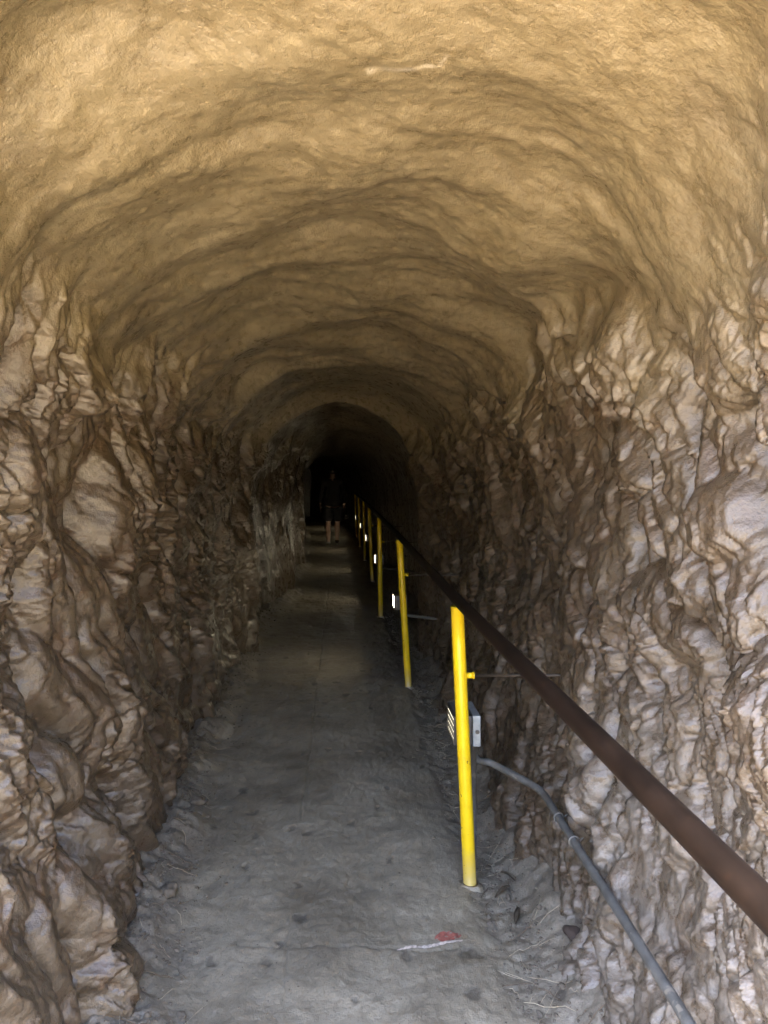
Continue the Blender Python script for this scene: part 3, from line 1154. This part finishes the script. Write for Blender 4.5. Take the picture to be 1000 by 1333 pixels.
def person():
    px, py = -.135, 16.3
    g = fh(px, py)
    t = thing("person", "person in dark shirt and black shorts walking away into the dark, bare calves lit", "person", (px, py, g))
    V = [(0, 0, .90), (0, 0, 1.05), (0, .02, 1.22), (0, .02, 1.38), (0, .02, 1.46), (0, .03, 1.54), (0, .03, 1.62),      # 0-6 spine, neck, head
         (.10, 0, .86), (.105, .10, .50), (.10, .04, .30), (.10, -.02, .10), (.10, .10, .06),                            # 7-11 right leg, swinging
         (-.10, 0, .86), (-.095, -.06, .47), (-.09, -.13, .30), (-.085, -.19, .09), (-.085, -.08, .03),                   # 12-16 left leg, behind
         (.19, .02, 1.36), (.25, -.02, 1.09), (.26, .08, .86),                                                           # 17-19 right arm
         (-.19, .02, 1.36), (-.26, .02, 1.10), (-.27, .10, .87)]                                                         # 20-22 left arm
    E = [(0, 1), (1, 2), (2, 3), (3, 4), (4, 5), (5, 6), (0, 7), (7, 8), (8, 9), (9, 10), (10, 11), (0, 12), (12, 13), (13, 14), (14, 15), (15, 16),
         (3, 17), (17, 18), (18, 19), (3, 20), (20, 21), (21, 22)]
    Rr = [(.14, .10), (.125, .09), (.135, .10), (.13, .09), .05, (.075, .09), (.07, .08), .085, .062, .068, .040, .036, .085, .062, .068, .040, .036,
          .05, .04, .028, .05, .04, .028]
    body = skin_mesh("body", V, E, Rr, MAT_SKIN, t, 2)
    for s_, wrist in ((1, V[19]), (-1, V[22])):           # hands: palm, four fingers, thumb
        w = Vector(wrist)
        hv, he, hr = [tuple(w), tuple(w + Vector((0, .01, -.09)))], [(0, 1)], [(.022, .03), (.018, .036)]
        for f in range(4):
            b0 = len(hv)
            off = (f - 1.5) * .019
            ln = (.066, .078, .072, .056)[f]
            hv += [tuple(w + Vector((0, .01 + off, -.092))), tuple(w + Vector((-s_ * .006, .012 + off, -.092 - ln * .55))), tuple(w + Vector((-s_ * .022, .014 + off, -.092 - ln)))]
            he += [(1, b0), (b0, b0 + 1), (b0 + 1, b0 + 2)]
            hr += [.009, .0085, .007]
        b0 = len(hv)
        hv += [tuple(w + Vector((-s_ * .012, .035, -.04))), tuple(w + Vector((-s_ * .02, .055, -.075)))]
        he += [(0, b0), (b0, b0 + 1)]
        hr += [.011, .008]
        skin_mesh("hand", hv, he, hr, MAT_SKIN, t, 1)
    sh = skin_mesh("shirt", [(0, .01, .80), (0, .01, 1.0), (0, .02, 1.22), (0, .02, 1.37), (0, .02, 1.45), (.18, .02, 1.375), (.25, -.01, 1.09), (.26, .075, .89), (-.18, .02, 1.375), (-.26, .02, 1.10), (-.27, .095, .90)],
                   [(0, 1), (1, 2), (2, 3), (3, 4), (3, 5), (5, 6), (6, 7), (3, 8), (8, 9), (9, 10)],
                   [(.25, .21), (.19, .15), (.165, .125), (.14, .105), .06, .07, .056, .042, .07, .056, .042], MAT_SHIRT, t, 2)
    so = skin_mesh("shorts", [(0, 0, .92), (.10, .01, .80), (.108, .06, .60), (.108, .08, .49), (-.10, -.01, .80), (-.10, -.04, .60), (-.098, -.055, .48)],
                   [(0, 1), (1, 2), (2, 3), (0, 4), (4, 5), (5, 6)],
                   [(.18, .14), .125, .115, .112, .125, .115, .112], MAT_SHORTS, t, 2)
    skin_mesh("hair", [(0, .0, 1.53), (0, .005, 1.61), (0, .03, 1.66)], [(0, 1), (1, 2)], [(.088, .09), (.092, .10), (.075, .07)], MAT_HAIR, t, 2)
    for (ax, ay, az, tilt) in ((.10, .03, .045, -.15), (-.085, -.15, .045, .55)):
        sv = [(0, -.07, .03), (0, .0, .025), (0, .08, .01), (0, .15, 0)]
        ct, st = math.cos(-tilt), math.sin(-tilt)
        sv = [(ax, ay + y * ct - z * st, az + y * st + z * ct) for (_, y, z) in sv]
        shoe = skin_mesh("shoe", sv, [(0, 1), (1, 2), (2, 3)], [(.042, .05), (.046, .05), (.048, .036), (.04, .022)], MAT_SHOE, t, 2)
        bm = bmesh.new()
        box_bm(bm, (0, 0, 0), (.085, .29, .018), .007)
        for v in bm.verts:
            y, z = v.co.y + .04, v.co.z - .036
            v.co = Vector((ax + v.co.x, ay + y * ct - z * st, az + y * st + z * ct))
        bm_obj("sole", bm, MAT_SOLE, shoe, True)
    zmin = min((o.matrix_local @ v.co).z for o in t.children for v in o.data.vertices)
    t.location.z = g + .012


person()
